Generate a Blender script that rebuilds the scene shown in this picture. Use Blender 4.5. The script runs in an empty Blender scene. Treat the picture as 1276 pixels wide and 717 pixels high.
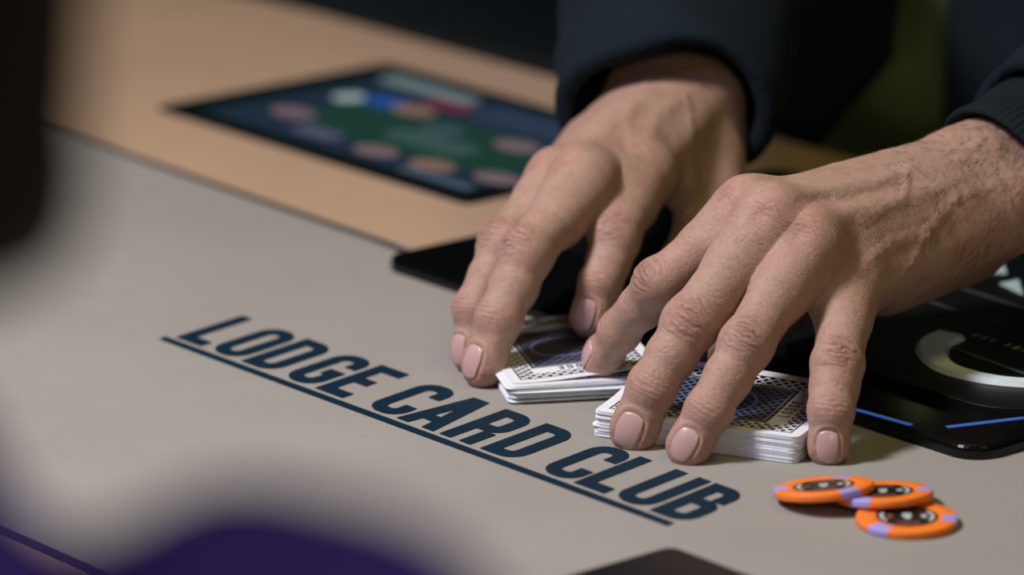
import bpy, bmesh, math, random
import numpy as np
from mathutils import Vector, Matrix

# ------------------------------------------------------------------ camera, world, lights, exposure
C = bpy.context.scene.collection
SC = bpy.context.scene
cam_d = bpy.data.cameras.new('camera'); cam = bpy.data.objects.new('camera', cam_d); C.objects.link(cam)
cam.location = (0.0, -2.0692, 0.5933)
cam.rotation_euler = (math.radians(90 - 16.0), 0, 0)
cam_d.sensor_width = 36.0; cam_d.lens = 169.28; cam_d.clip_start = 0.05; cam_d.clip_end = 50
cam_d.dof.use_dof = True; cam_d.dof.focus_distance = 1.945; cam_d.dof.aperture_fstop = 5.2
SC.camera = cam

world = bpy.data.worlds.new('world'); SC.world = world; world.use_nodes = True
bg = world.node_tree.nodes['Background']; bg.inputs[0].default_value = (0.35, 0.42, 0.55, 1); bg.inputs[1].default_value = 0.012

def area_light(name, loc, target, size, energy, color):
    d = bpy.data.lights.new(name, 'AREA'); d.shape = 'RECTANGLE'; d.size = size[0]; d.size_y = size[1]
    d.energy = energy; d.color = color
    o = bpy.data.objects.new(name, d); C.objects.link(o); o.location = loc
    o.rotation_euler = (Vector(target) - Vector(loc)).to_track_quat('-Z', 'Y').to_euler()
    return o
area_light('ceiling_lamp', (-0.66, -0.48, 1.18), (0.0, -0.15, 0), (0.26, 0.26), 24.5, (1.0, 0.94, 0.97))
area_light('front_fill', (0.34, -2.0, 0.86), (0.08, -0.2, 0.05), (0.40, 0.40), 4.5, (1.0, 0.86, 0.64))  # unseen low fill light, added to brighten the backs of the hands
area_light('ceiling_lamp', (0.75, -0.35, 1.8), (0.1, -0.15, 0), (0.4, 0.4), 4.6, (1.0, 0.88, 0.26))
area_light('accent_lamp', (-0.95, -1.0, 1.0), (-0.15, -0.6, 0.1), (0.3, 0.3), 3.0, (0.46, 0.34, 1.0))

SC.view_settings.view_transform = 'Standard'; SC.view_settings.look = 'None'
SC.view_settings.exposure = 0.0; SC.view_settings.gamma = 1.0; SC.view_settings.use_curve_mapping = False

random.seed(7); RNG = np.random.default_rng(7)
MM = 0.001

# ------------------------------------------------------------------ material helpers
class NT:
    def __init__(s, name):
        s.m = bpy.data.materials.new(name); s.m.use_nodes = True
        s.t = s.m.node_tree; s.b = s.t.nodes['Principled BSDF']
    def n(s, typ, **kw):
        nd = s.t.nodes.new(typ)
        for k, v in kw.items(): setattr(nd, k, v)
        return nd
    def l(s, a, b): s.t.links.new(a, b)
    def put(s, sock, v):
        if isinstance(v, (int, float)): sock.default_value = v
        elif isinstance(v, (tuple, list)): sock.default_value = v if len(v) != 3 or sock.type != 'RGBA' else (*v, 1)
        else: s.l(v, sock)
    def math(s, op, a, b=0.0, c=None):
        nd = s.n('ShaderNodeMath', operation=op); s.put(nd.inputs[0], a); s.put(nd.inputs[1], b)
        if c is not None: s.put(nd.inputs[2], c)
        return nd.outputs[0]
    def mix(s, f, a, b):
        nd = s.n('ShaderNodeMix', data_type='RGBA'); s.put(nd.inputs[0], f); s.put(nd.inputs[6], a); s.put(nd.inputs[7], b)
        return nd.outputs[2]
    def noise(s, scale, detail=3, rough=.5, vec=None):
        nd = s.n('ShaderNodeTexNoise'); nd.inputs['Scale'].default_value = scale
        nd.inputs['Detail'].default_value = detail; nd.inputs['Roughness'].default_value = rough
        s.l(vec if vec is not None else s.obj(), nd.inputs['Vector']); return nd.outputs['Fac']
    def obj(s):
        return s.n('ShaderNodeTexCoord').outputs['Object']
    def ramp(s, f, p0, p1):
        nd = s.n('ShaderNodeMapRange'); s.put(nd.inputs[0], f); nd.inputs[1].default_value = p0; nd.inputs[2].default_value = p1
        return nd.outputs[0]
    def bump(s, h, strength, dist):
        nd = s.n('ShaderNodeBump'); nd.inputs['Strength'].default_value = strength; nd.inputs['Distance'].default_value = dist
        s.l(h, nd.inputs['Height']); s.l(nd.outputs[0], s.b.inputs['Normal'])
    def set(s, color=None, rough=None, spec=None, metal=None):
        if color is not None: s.put(s.b.inputs['Base Color'], color)
        if rough is not None: s.put(s.b.inputs['Roughness'], rough)
        if spec is not None: s.b.inputs['Specular IOR Level'].default_value = spec
        if metal is not None: s.b.inputs['Metallic'].default_value = metal
        return s

def plain(name, color, rough=.6, spec=.4, metal=0.0, var=0.12, scale=60, emit=None):
    t = NT(name)
    f = t.ramp(t.noise(scale, 3), .3, .7)
    lo = tuple(c * (1 - var) for c in color); hi = tuple(min(1, c * (1 + var)) for c in color)
    t.set(t.mix(f, lo, hi), rough, spec, metal)
    if emit:
        t.b.inputs['Emission Color'].default_value = (*emit[0], 1); t.b.inputs['Emission Strength'].default_value = emit[1]
    return t.m

def cloth(name, color, rough=.85, weave=900, var=.1, blotch=9, strength=.35):
    t = NT(name)
    f = t.ramp(t.noise(blotch, 4, .6), .3, .7)
    lo = tuple(c * (1 - var) for c in color); hi = tuple(min(1, c * (1 + var)) for c in color)
    fine = t.noise(weave, 2)
    c1 = t.mix(f, lo, hi)
    c2 = t.mix(t.ramp(fine, .25, .75), tuple(c * .96 for c in color), c1)
    t.set(c2, rough, .2)
    t.bump(fine, strength, .0004)
    return t.m

M = {}
M['felt_outer'] = cloth('tan_cloth', (.41, .285, .185))
M['felt_inner'] = cloth('grey_beige_cloth', (.275, .264, .236))
M['ink'] = cloth('navy_print', (.0015, .016, .033), rough=.65, var=.15, blotch=25, strength=.15)
M['seam'] = cloth('dark_seam_print', (.035, .025, .028), rough=.7)
M['vinyl'] = plain('black_vinyl', (.0035, .0075, .0085), .45, .3)
M['wood'] = plain('dark_wood', (.05, .03, .02), .5, .4, scale=14, var=.4)
M['carpet'] = plain('dark_carpet', (.012, .014, .02), .95, .1, scale=40, var=.4)
M['wallpaint'] = plain('dark_wall_paint', (.02, .022, .028), .9, .2)
M['gloss'] = plain('black_gloss_plastic', (.0025, .003, .0032), .16, .35, var=.2)
M['satin'] = plain('black_satin_plastic', (.0025, .003, .0034), .45, .22, var=.2)
M['silver'] = plain('satin_silver_trim', (.66, .76, .78), .4, .5, 0.0)
M['greyline'] = plain('grey_groove', (.055, .07, .072), .5, .4)
M['led'] = plain('blue_light_bar', (.02, .05, .2), .4, .4, emit=((.06, .18, .62), .38))
M['device_text'] = plain('pale_grey_print', (.34, .38, .44), .6, .3)
M['pale_sticker'] = plain('pale_green_sticker', (.42, .55, .52), .5, .4)
M['screen_glass'] = plain('dark_screen_glass', (.003, .007, .008), .2, .4, emit=((.004, .014, .016), .6))
M['bezel'] = plain('tablet_bezel', (.004, .0075, .008), .3, .45)
M['card_white'] = plain('card_paper', (.80, .83, .86), .35, .5, var=.03)
M['card_edge'] = plain('card_edges', (.66, .71, .75), .5, .4, var=.10, scale=900)
M['chip_orange'] = plain('orange_clay', (.82, .20, .022), .5, .4, var=.06, scale=300)
M['chip_spot'] = plain('lavender_clay', (.33, .30, .66), .5, .4, var=.08, scale=300)
M['chip_ink'] = plain('black_chip_inlay', (.010, .012, .014), .35, .45)
M['chip_pale'] = plain('pale_chip_print', (.42, .47, .46), .4, .4)
M['chip_rust'] = plain('rust_chip_print', (.22, .075, .055), .4, .4)
M['jacket'] = cloth('dark_navy_fabric', (.0028, .0078, .0125), rough=.9, weave=700, var=.25, blotch=30, strength=.4)
M['cuff_knit'] = cloth('black_knit', (.004, .0085, .011), rough=.9, weave=1200, var=.2, blotch=40)
M['shirt'] = cloth('olive_green_cloth', (.15, .215, .085), rough=.9, var=.35, blotch=18)
M['hoodie'] = cloth('purple_fleece', (.042, .024, .25), rough=.9, var=.15, blotch=15)
M['hair'] = plain('black_hair', (.004, .004, .005), .55, .3, scale=200)
M['arm_hair'] = plain('dark_arm_hair', (.030, .018, .012), .5, .3)

def skin_material():
    t = NT('skin')
    at = t.n('ShaderNodeAttribute'); at.attribute_name = 'tint'
    blotch = t.ramp(t.noise(70, 4, .6), .32, .68)
    c = t.mix(t.math('MULTIPLY', blotch, .5), at.outputs['Color'], (.34, .165, .125))
    mott = t.ramp(t.noise(190, 4, .65), .5, .75)
    c = t.mix(t.math('MULTIPLY', mott, .30), c, (.22, .125, .085))
    fine = t.noise(420, 3, .6)
    c = t.mix(t.math('MULTIPLY', t.ramp(fine, .45, .8), .25), c, (.62, .44, .33))
    vor = t.n('ShaderNodeTexVoronoi'); vor.inputs['Scale'].default_value = 950; vor.feature = 'DISTANCE_TO_EDGE'
    t.l(t.obj(), vor.inputs['Vector'])
    h = t.math('ADD', t.math('MULTIPLY', t.math('MINIMUM', vor.outputs['Distance'], .25), 1.4), t.math('MULTIPLY', fine, .7))
    t.set(c, t.ramp(fine, -1.6, 2.2), .34)
    t.b.inputs['Subsurface Weight'].default_value = .12
    t.b.inputs['Subsurface Radius'].default_value = (1.0, .4, .2); t.b.inputs['Subsurface Scale'].default_value = .003
    t.bump(h, .5, .0005)
    return t.m
M['skin'] = skin_material()
def nail_material():
    t = NT('fingernail')
    at = t.n('ShaderNodeAttribute'); at.attribute_name = 'tint'
    t.set(at.outputs['Color'], .27, .5)
    t.b.inputs['Subsurface Weight'].default_value = .1; t.b.inputs['Subsurface Scale'].default_value = .001
    return t.m
M['nail'] = nail_material()

def card_back_material():
    # uv in millimetres: x across 63, y along 88
    t = NT('card_back_print')
    uv = t.n('ShaderNodeUVMap'); uv.uv_map = 'UVMap'
    sp = t.n('ShaderNodeSeparateXYZ'); t.l(uv.outputs[0], sp.inputs[0]); x, y = sp.outputs[0], sp.outputs[1]
    ax = t.math('ABSOLUTE', t.math('SUBTRACT', x, 31.5)); ay = t.math('ABSOLUTE', t.math('SUBTRACT', y, 44.0))
    def box(hx, hy): return t.math('MULTIPLY', t.math('LESS_THAN', ax, hx), t.math('LESS_THAN', ay, hy))
    p = t.math('FRACT', t.math('DIVIDE', t.math('ADD', x, y), 4.4)); q = t.math('FRACT', t.math('DIVIDE', t.math('SUBTRACT', x, y), 4.4))
    def band(v, w): return t.math('GREATER_THAN', t.math('ABSOLUTE', t.math('SUBTRACT', v, .5)), .5 - w)
    lines = t.math('MAXIMUM', band(p, .15), band(q, .15))
    ink, white = (.006, .010, .022), (.80, .83, .86)
    c = t.mix(lines, ink, white)
    frame = t.math('SUBTRACT', box(27.0, 39.5), box(26.3, 38.8))
    c = t.mix(frame, c, ink)
    dim = t.mix(lines, ink, (.10, .11, .17)); c = t.mix(box(19.5, 33.0), c, white); c = t.mix(box(19.0, 25.5), c, dim)            # title bands and middle panel
    c = t.mix(t.math('SUBTRACT', box(17.6, 24.0), box(17.0, 23.4)), c, (.30, .32, .40))
    rr = t.math('SQRT', t.math('ADD', t.math('MULTIPLY', ax, ax), t.math('MULTIPLY', ay, ay)))
    ring = t.math('LESS_THAN', t.math('ABSOLUTE', t.math('SUBTRACT', rr, 13.0)), .7)
    c = t.mix(ring, c, (.22, .20, .42))
    c = t.mix(box(27.0, 39.5), white, c)
    t.set(c, .22, .5)
    return t.m
M['card_back'] = card_back_material()

# ------------------------------------------------------------------ mesh helpers (coordinates in millimetres unless noted)
def tag(o, label=None, cat=None, group=None, kind=None):
    if label: o['label'] = label
    if cat: o['category'] = cat
    if group: o['group'] = group
    if kind: o['kind'] = kind
    return o
def empty(name, loc_mm, rot=(0, 0, 0)):
    o = bpy.data.objects.new(name, None); C.objects.link(o); o.empty_display_size = .02
    o.location = Vector(loc_mm) * MM; o.rotation_euler = rot
    return o
def link(name, me, mats, parent=None):
    o = bpy.data.objects.new(name, me); C.objects.link(o)
    for m in (mats if isinstance(mats, (list, tuple)) else [mats]): me.materials.append(M[m] if isinstance(m, str) else m)
    if parent is not None: o.parent = parent
    return o
def from_np(name, V, F, mats, parent=None, smooth=True):
    me = bpy.data.meshes.new(name)
    V = np.asarray(V, dtype=np.float32) * MM; F = np.asarray(F, dtype=np.int32)
    me.vertices.add(len(V)); me.vertices.foreach_set('co', V.ravel())
    k = F.shape[1]
    me.loops.add(F.size); me.loops.foreach_set('vertex_index', F.ravel())
    me.polygons.add(len(F)); me.polygons.foreach_set('loop_start', np.arange(len(F), dtype=np.int32) * k)
    me.polygons.foreach_set('loop_total', np.full(len(F), k, dtype=np.int32))
    me.polygons.foreach_set('use_smooth', np.full(len(F), smooth))
    me.update(calc_edges=True); me.validate()
    return link(name, me, mats, parent)
def mesh(name, V, F, mats, parent=None, smooth=False):
    me = bpy.data.meshes.new(name); me.from_pydata([tuple(c * MM for c in v) for v in V], [], F)
    if smooth: me.polygons.foreach_set('use_smooth', [True] * len(me.polygons))
    me.update(); return link(name, me, mats, parent)
def bm_obj(name, bm, mats, parent=None, smooth=False):
    bmesh.ops.scale(bm, vec=(MM, MM, MM), verts=bm.verts)
    bmesh.ops.recalc_face_normals(bm, faces=bm.faces)
    me = bpy.data.meshes.new(name); bm.to_mesh(me); bm.free()
    if smooth: me.polygons.foreach_set('use_smooth', [True] * len(me.polygons))
    return link(name, me, mats, parent)

def fillet(pts, closed=False, seg=6):
    """pts: list of (x, y, r) -> sampled 2D points with rounded corners."""
    out = []; n = len(pts)
    for i, (x, y, r) in enumerate(pts):
        if (not closed and i in (0, n - 1)) or r <= 0: out.append((x, y)); continue
        p = np.array((x, y), float); a = np.array(pts[i - 1][:2], float) - p; b = np.array(pts[(i + 1) % n][:2], float) - p
        la, lb = np.linalg.norm(a), np.linalg.norm(b); a /= la; b /= lb
        th = math.acos(max(-1, min(1, float(a @ b)))); d = min(r / math.tan(th / 2), la * .5, lb * .5); rr = d * math.tan(th / 2)
        c = p + (a + b) / np.linalg.norm(a + b) * (rr / math.sin(th / 2))
        p0 = p + a * d - c; p1 = p + b * d - c
        a0 = math.atan2(p0[1], p0[0]); da = math.atan2(p1[1], p1[0]) - a0
        da = (da + math.pi) % (2 * math.pi) - math.pi
        for k in range(seg + 1): out.append((c[0] + rr * math.cos(a0 + da * k / seg), c[1] + rr * math.sin(a0 + da * k / seg)))
    return out
def prism(outline, z0, z1, bevel=0.0, bev_seg=3):
    """bmesh slab with the given 2D outline."""
    bm = bmesh.new(); vs = [bm.verts.new((x, y, z0)) for x, y in outline]
    f = bm.faces.new(vs); r = bmesh.ops.extrude_face_region(bm, geom=[f])
    top = [v for v in r['geom'] if isinstance(v, bmesh.types.BMVert)]
    for v in top: v.co.z = z1
    if bevel > 0:
        tf = set(top); ed = [e for e in bm.edges if e.verts[0] in tf and e.verts[1] in tf]
        bmesh.ops.bevel(bm, geom=ed, offset=bevel, segments=bev_seg, affect='EDGES', profile=.5)
    return bm
def rrect(x0, y0, x1, y1, r, seg=6):
    return fillet([(x0, y0, r), (x1, y0, r), (x1, y1, r), (x0, y1, r)], True, seg)
def stroke(path, w, z=0.0, closed=False):
    """flat ribbon of width w along a sampled 2D path -> (verts, faces)."""
    P = np.array(path, float); n = len(P); V = []
    for i in range(n):
        if closed: a, b = P[i] - P[i - 1], P[(i + 1) % n] - P[i]
        else: a = P[i] - P[i - 1] if i else P[1] - P[0]; b = P[i + 1] - P[i] if i < n - 1 else P[-1] - P[-2]
        a = a / (np.linalg.norm(a) + 1e-9); b = b / (np.linalg.norm(b) + 1e-9)
        na = np.array((-a[1], a[0])); nb = np.array((-b[1], b[0])); m = na + nb; m /= np.linalg.norm(m)
        k = w / 2 / max(.35, float(m @ na))
        V += [(*(P[i] + m * k), z), (*(P[i] - m * k), z)]
    F = [(2 * i, 2 * i + 1, 2 * i + 3, 2 * i + 2) for i in range(n - 1)]
    if closed: F.append((2 * n - 2, 2 * n - 1, 1, 0))
    return V, F

# table frame: e runs along the lettering, m towards the dealer; millimetres
TA = math.radians(-49.7); EX, EY = math.cos(TA), math.sin(TA); TO = (-152.0, -81.0)
def T(e, m, z=0.0): return (TO[0] + EX * e - EY * m, TO[1] + EY * e + EX * m, z)
TABLE_LOC = (TO[0], TO[1], 0.0)

# ------------------------------------------------------------------ glyphs
GW, GH, GS = 20.6, 42.0, 7.1
def glyph(ch):
    """list of (path, closed) in a GW x GH cell, drawn with a stroke of GS."""
    s = GS / 2; w, h = GW, GH; r = 6.2; R = w - s; Tt = h - s
    if ch == 'L': return [([(s, h), (s, s), (w - 2.5, s)], False)]
    if ch == 'O': return [(fillet([(s, s, r), (R, s, r), (R, Tt, r), (s, Tt, r)], True), True)]
    if ch == 'D': return [(fillet([(s, s, 0), (R, s, r), (R, Tt, r), (s, Tt, 0)], True), True)]
    if ch == 'C': return [(fillet([(R, h * .66, 0), (R, Tt, r), (s, Tt, r), (s, s, r), (R, s, r), (R, h * .34, 0)]), False)]
    if ch == 'G': return [(fillet([(R, h * .66, 0), (R, Tt, r), (s, Tt, r), (s, s, r), (R, s, r), (R, h * .44, 0), (w * .52, h * .44, 0)]), False)]
    if ch == 'E': return [([(w - 2, Tt), (s, Tt), (s, s), (w - 2, s)], False), ([(GS, h * .5), (w - 5, h * .5)], False)]
    if ch == 'R': return [(fillet([(s, 0, 0), (s, Tt, 0), (R, Tt, r), (R, h * .47, 5), (GS, h * .47, 0)]), False), ([(R - 1.2, h * .47 - s), (R - 1.2, 0)], False)]
    if ch == 'U': return [(fillet([(s, h, 0), (s, s, r), (R, s, r), (R, h, 0)]), False)]
    if ch == 'B': return [(fillet([(s, s, 0), (R, s, r), (R, h * .52, 5), (s, h * .52, 0)], True), True), (fillet([(s, h * .52 + s, 0), (s, Tt, 0), (R - 1.5, Tt, r), (R - 1.5, h * .52 + s, 0)]), False)]
    if ch == 'K': return [([(s, 0), (s, h)], False), ([(s, h * .45), (w - s, h)], False), ([(s + 3, h * .5), (w - s, 0)], False)]
    if ch == 'P': return [(fillet([(s, 0, 0), (s, Tt, 0), (R, Tt, r), (R, h * .45, 5), (GS, h * .45, 0)]), False)]
    if ch == 'I': return [([(w * .5, 0), (w * .5, h)], False)]
    if ch == 'T': return [([(w * .5, 0), (w * .5, h)], False), ([(0, Tt), (w, Tt)], False)]
def glyph_geo(ch, scale=1.0, shear=0.0, off=(0, 0), z=0.0):
    V, F = [], []
    if ch == 'A':                                                  # two legs meeting on the centre line, and a bar
        w, h = GW, GH; xo0, xi0, xo1, xi1 = -1.6, 5.9, w * .5 - 5.0, w * .5 + 2.6
        yc = h * (w * .5 - xi0) / (xi1 - xi0); b0, b1 = h * .19, h * .34
        xb = lambda y: xi0 + (xi1 - xi0) * y / h
        L = [(xo0, 0), (xi0, 0), (w * .5, yc), (w * .5, h), (xo1, h)]
        V = [(x, y, z) for x, y in L] + [(w - x, y, z) for x, y in L] + [(xb(b0), b0, z), (w - xb(b0), b0, z), (w - xb(b1), b1, z), (xb(b1), b1, z)]
        F = [(0, 1, 2, 3, 4), (9, 8, 7, 6, 5), (10, 11, 12, 13)]
    for path, closed in ([] if ch == 'A' else glyph(ch)):
        v, f = stroke(path, GS, z + .025 * len(V) / 60, closed); b = len(V)
        V += v; F += [tuple(i + b for i in q) for q in f]
    return [((x + shear * y) * scale + off[0], y * scale + off[1], zz) for x, y, zz in V], F

# ------------------------------------------------------------------ signed-distance modelling (organic shapes)
def rc(P, a, b, r1, r2):
    a = np.asarray(a, float); ba = np.asarray(b, float) - a
    pa = P - a; h = np.clip(pa @ ba / (ba @ ba + 1e-9), 0, 1)
    return np.linalg.norm(pa - h[:, None] * ba, axis=1) - (r1 + (r2 - r1) * h)
def sph(P, c, r): return np.linalg.norm(P - np.asarray(c, float), axis=1) - r
def ell(P, c, R, ax=None):
    q = P - np.asarray(c, float)
    if ax is not None: q = q @ np.asarray(ax, float).T
    R = np.asarray(R, float); k0 = np.linalg.norm(q / R, axis=1); k1 = np.linalg.norm(q / (R * R), axis=1)
    return k0 * (k0 - 1) / (k1 + 1e-9)
def smin(a, b, k):
    h = np.maximum(k - np.abs(a - b), 0) / k
    return np.minimum(a, b) - h * h * k * .25
def smax(a, b, k): return -smin(-a, -b, k)
def unit(v): v = np.asarray(v, float); return v / np.linalg.norm(v)

def surface_nets(fn, lo, hi, h, cf=4):
    """isosurface of fn as quads; the field is sampled finely only near the surface."""
    lo = np.asarray(lo, float); n = np.ceil((np.asarray(hi, float) - lo) / (h * cf)).astype(int)
    H = h * cf
    cc = np.stack(np.meshgrid(*[np.arange(k) for k in n], indexing='ij'), -1).reshape(-1, 3)
    dc = fn(lo + (cc + .5) * H)
    N = n * cf
    V = np.repeat(np.repeat(np.repeat(np.where(dc < 0, -99., 99.).reshape(n), cf, 0), cf, 1), cf, 2)
    near = cc[np.abs(dc) < H * 1.35]
    sub = np.stack(np.meshgrid(*[np.arange(cf)] * 3, indexing='ij'), -1).reshape(-1, 3)
    idx = (near[:, None, :] * cf + sub[None]).reshape(-1, 3)
    V[idx[:, 0], idx[:, 1], idx[:, 2]] = fn(lo + (idx + .5) * h)
    S = V < 0
    cell = np.zeros(tuple(N - 1), np.int8)
    sl = lambda o: tuple(slice(o[i], N[i] - 1 + o[i]) for i in range(3))
    for o in np.ndindex(2, 2, 2): cell += S[sl(o)]
    act = np.argwhere((cell > 0) & (cell < 8)); ids = np.full(tuple(N - 1), -1, np.int32)
    ids[act[:, 0], act[:, 1], act[:, 2]] = np.arange(len(act))
    acc = np.zeros((len(act), 3)); cnt = np.zeros(len(act))
    cs = list(np.ndindex(2, 2, 2))
    for a in cs:
        for ax in range(3):
            if a[ax]: continue
            b = list(a); b[ax] = 1
            ia = act + np.array(a); ib = act + np.array(b)
            va = V[ia[:, 0], ia[:, 1], ia[:, 2]]; vb = V[ib[:, 0], ib[:, 1], ib[:, 2]]
            m = (va < 0) != (vb < 0); t = np.where(m, va / np.where(m, va - vb, 1), 0)
            p = np.tile(np.array(a, float), (len(act), 1)); p[:, ax] += t
            acc[m] += p[m]; cnt[m] += 1
    verts = lo + (act + acc / cnt[:, None] + .5) * h
    quads = []
    for ax in range(3):
        u, w = (ax + 1) % 3, (ax + 2) % 3
        s0 = [slice(None)] * 3; s1 = [slice(None)] * 3; s0[ax] = slice(0, -1); s1[ax] = slice(1, None)
        A, B = S[tuple(s0)], S[tuple(s1)]
        e = np.argwhere(A != B); e = e[(e[:, u] > 0) & (e[:, w] > 0) & (e[:, u] < N[u] - 1) & (e[:, w] < N[w] - 1)]
        flip = A[e[:, 0], e[:, 1], e[:, 2]]
        def g(du, dw):
            q = e.copy(); q[:, u] -= du; q[:, w] -= dw; return ids[q[:, 0], q[:, 1], q[:, 2]]
        Q = np.stack([g(1, 1), g(0, 1), g(0, 0), g(1, 0)], 1)
        Q[~flip] = Q[~flip][:, ::-1]; quads.append(Q)
    return verts, np.concatenate(quads)
def vnormals(V, F):
    d1 = V[F[:, 2]] - V[F[:, 0]]; d2 = V[F[:, 3]] - V[F[:, 1]]; fn = np.cross(d1, d2)
    N = np.zeros_like(V)
    for k in range(4):
        for c in range(3): N[:, c] += np.bincount(F[:, k], fn[:, c], len(V))
    return N / (np.linalg.norm(N, axis=1)[:, None] + 1e-12)
def project(fn, V, F, it=2):
    for _ in range(it):
        N = vnormals(V, F); V = V - N * np.clip(fn(V), -1, 1)[:, None]
    return V
def relax(V, F, it=2, a=.5):
    E = np.concatenate([F[:, [0, 1]], F[:, [1, 2]], F[:, [2, 3]], F[:, [3, 0]]])
    for _ in range(it):
        S = np.zeros_like(V); n = np.bincount(E[:, 0], minlength=len(V)).astype(float) + 1e-9
        for c in range(3): S[:, c] = np.bincount(E[:, 0], V[E[:, 1], c], len(V))
        V = V * (1 - a) + a * S / n[:, None]
    return V
def subdivide(V, F):
    E = np.sort(np.concatenate([F[:, [0, 1]], F[:, [1, 2]], F[:, [2, 3]], F[:, [3, 0]]]), 1)
    key = E[:, 0].astype(np.int64) * len(V) + E[:, 1]
    uk, inv = np.unique(key, return_inverse=True)
    mid = .5 * (V[uk // len(V)] + V[uk % len(V)]); cen = V[F].mean(1)
    n = len(F); e = len(V) + inv.reshape(4, n); c = len(V) + len(uk) + np.arange(n)
    Q = np.concatenate([np.stack([F[:, 0], e[0], c, e[3]], 1), np.stack([F[:, 1], e[1], c, e[0]], 1),
                        np.stack([F[:, 2], e[2], c, e[1]], 1), np.stack([F[:, 3], e[3], c, e[2]], 1)])
    return np.concatenate([V, mid, cen]), Q
def wob(P, wl, seed, n=6):
    r = np.random.default_rng(seed); o = np.zeros(len(P))
    for _ in range(n):
        k = r.normal(size=3); k = k / np.linalg.norm(k) * 2 * math.pi / wl * r.uniform(.6, 1.6)
        o += np.sin(P @ k + r.uniform(0, 6.28))
    return o / n ** .5

# ------------------------------------------------------------------ room shell
def box_bm(x0, y0, z0, x1, y1, z1): return prism([(x0, y0), (x1, y0), (x1, y1), (x0, y1)], z0, z1)
tag(bm_obj('floor', box_bm(-4200, -4200, -800, 4200, 4200, -750), 'carpet'), kind='structure')
for nm, b in (('wall_back', (-4200, 4200, -750, 4200, 4300, 2250)), ('wall_front', (-4200, -4300, -750, 4200, -4200, 2250)),
              ('wall_left', (-4300, -4200, -750, -4200, 4200, 2250)), ('wall_right', (4200, -4200, -750, 4300, 4200, 2250))):
    tag(bm_obj(nm, box_bm(*b), 'wallpaint'), kind='structure')
tag(bm_obj('ceiling', box_bm(-4200, -4200, 2250, 4200, 4200, 2300), 'wallpaint'), kind='structure')

# ------------------------------------------------------------------ poker table (its own frame: x = e, y = m)
table = empty('poker_table', TABLE_LOC, (0, 0, TA))
tag(table, 'long poker table with beige cloth printed with navy lettering and a black padded rail', 'table')
M0, M1, EA, EB = -448.0, 442.0, -900.0, 1100.0
def stadium(m0, m1, ea, eb, grow=0.0, seg=20):
    r = (m1 - m0) / 2; c = (m0 + m1) / 2; R = r + grow; pts = []
    for k in range(seg + 1):
        a = -math.pi / 2 + math.pi * k / seg; pts.append((eb - r + R * math.cos(a), c + R * math.sin(a)))
    for k in range(seg + 1):
        a = math.pi / 2 + math.pi * k / seg; pts.append((ea + r + R * math.cos(a), c + R * math.sin(a)))
    return pts
bm_obj('playing_surface', prism(stadium(M0, M1, EA, EB, 4), -22, 0), 'felt_outer', table)
o = bm_obj('betting_area', prism(rrect(-640, -193, 840, 176, 120, 10), -.1, .25), 'felt_inner', table)
o['label'] = 'greyer beige betting area of the cloth inside the dark printed line'
def flat(name, V, F, mat, parent, label=None):
    o = mesh(name, V, F, mat, parent)
    if label: o['label'] = label
    return o
V, F = stroke(fillet([(-21, 150, 0), (-30, 168, 14), (-60, 171, 0), (-640, 187, 120), (-640, -195, 120), (840, -196, 120), (840, 172, 120), (366, 172, 0)], seg=10), 5.2, .5)
flat('printed_line', V, F, 'seam', table, 'thin dark line printed around the betting area')
# lettering
SH = -.18
lay = [('L', 3.2), ('O', 25.5), ('D', 49.5), ('G', 76.8), ('E', 100.5), ('C', 132.6), ('A', 156), ('R', 182.0), ('D', 207.5), ('C', 242.3), ('L', 264.6), ('U', 285.8), ('B', 309.0)]
for ch, e in lay:
    V, F = glyph_geo(ch, 1.0, SH, (e, 6.3), .6)
    o = mesh('printed_letter', V, F, 'ink', table)
flat('printed_underline', [(1.3, -1.0, .6), (327.5, -1.0, .6), (326.6, 3.6, .6), (-.6, 3.6, .6)], [(0, 1, 2, 3)], 'ink', table, 'long navy underline below the lettering')
# padded rail: open on the dealer side between e = -240 and e = 420
def rail_path():
    r = (M1 - M0) / 2; c = (M0 + M1) / 2; R = r + 52; pts = [(-240, c + R)]
    for k in range(25):
        a = math.pi / 2 + math.pi * k / 24; pts.append((EA + r + R * math.cos(a), c + R * math.sin(a)))
    for k in range(25):
        a = -math.pi / 2 + math.pi * k / 24; pts.append((EB - r + R * math.cos(a), c + R * math.sin(a)))
    pts.append((420, c + R)); return pts
def sweep(path, prof, closed_prof=True):
    P = np.array(path, float); V = []; n = len(P); k = len(prof)
    for i in range(n):
        a = P[i] - P[max(0, i - 1)] if i else P[1] - P[0]; b = P[min(n - 1, i + 1)] - P[i] if i < n - 1 else P[-1] - P[-2]
        t = a / np.linalg.norm(a) + b / np.linalg.norm(b); t /= np.linalg.norm(t); nn = np.array((-t[1], t[0]))
        for x, z in prof: V.append((*(P[i] + nn * x), z))
    F = [(i * k + j, i * k + (j + 1) % k, (i + 1) * k + (j + 1) % k, (i + 1) * k + j) for i in range(n - 1) for j in range(k)]
    F += [tuple(range(k)), tuple((n - 1) * k + j for j in range(k))[::-1]]
    return V, F
prof = [(50 * math.copysign(abs(math.cos(a)) ** .7, math.cos(a)), -2 + 26 * math.copysign(abs(math.sin(a)) ** .7, math.sin(a))) for a in np.linspace(0, 2 * math.pi, 20, endpoint=False)]
V, F = sweep(rail_path(), prof)
mesh('padded_rail', V, F, 'vinyl', table, True)
bm_obj('apron', prism(stadium(M0, M1, EA, EB, -20), -120, -22), 'wood', table)
for e in (-450, 650):
    bm_obj('leg', prism(rrect(e - 60, -260, e + 60, 250, 30), -735, -120, 6), 'wood', table)
    bm_obj('foot', prism(rrect(e - 110, -330, e + 110, 320, 40), -750, -735, 5), 'wood', table)

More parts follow.
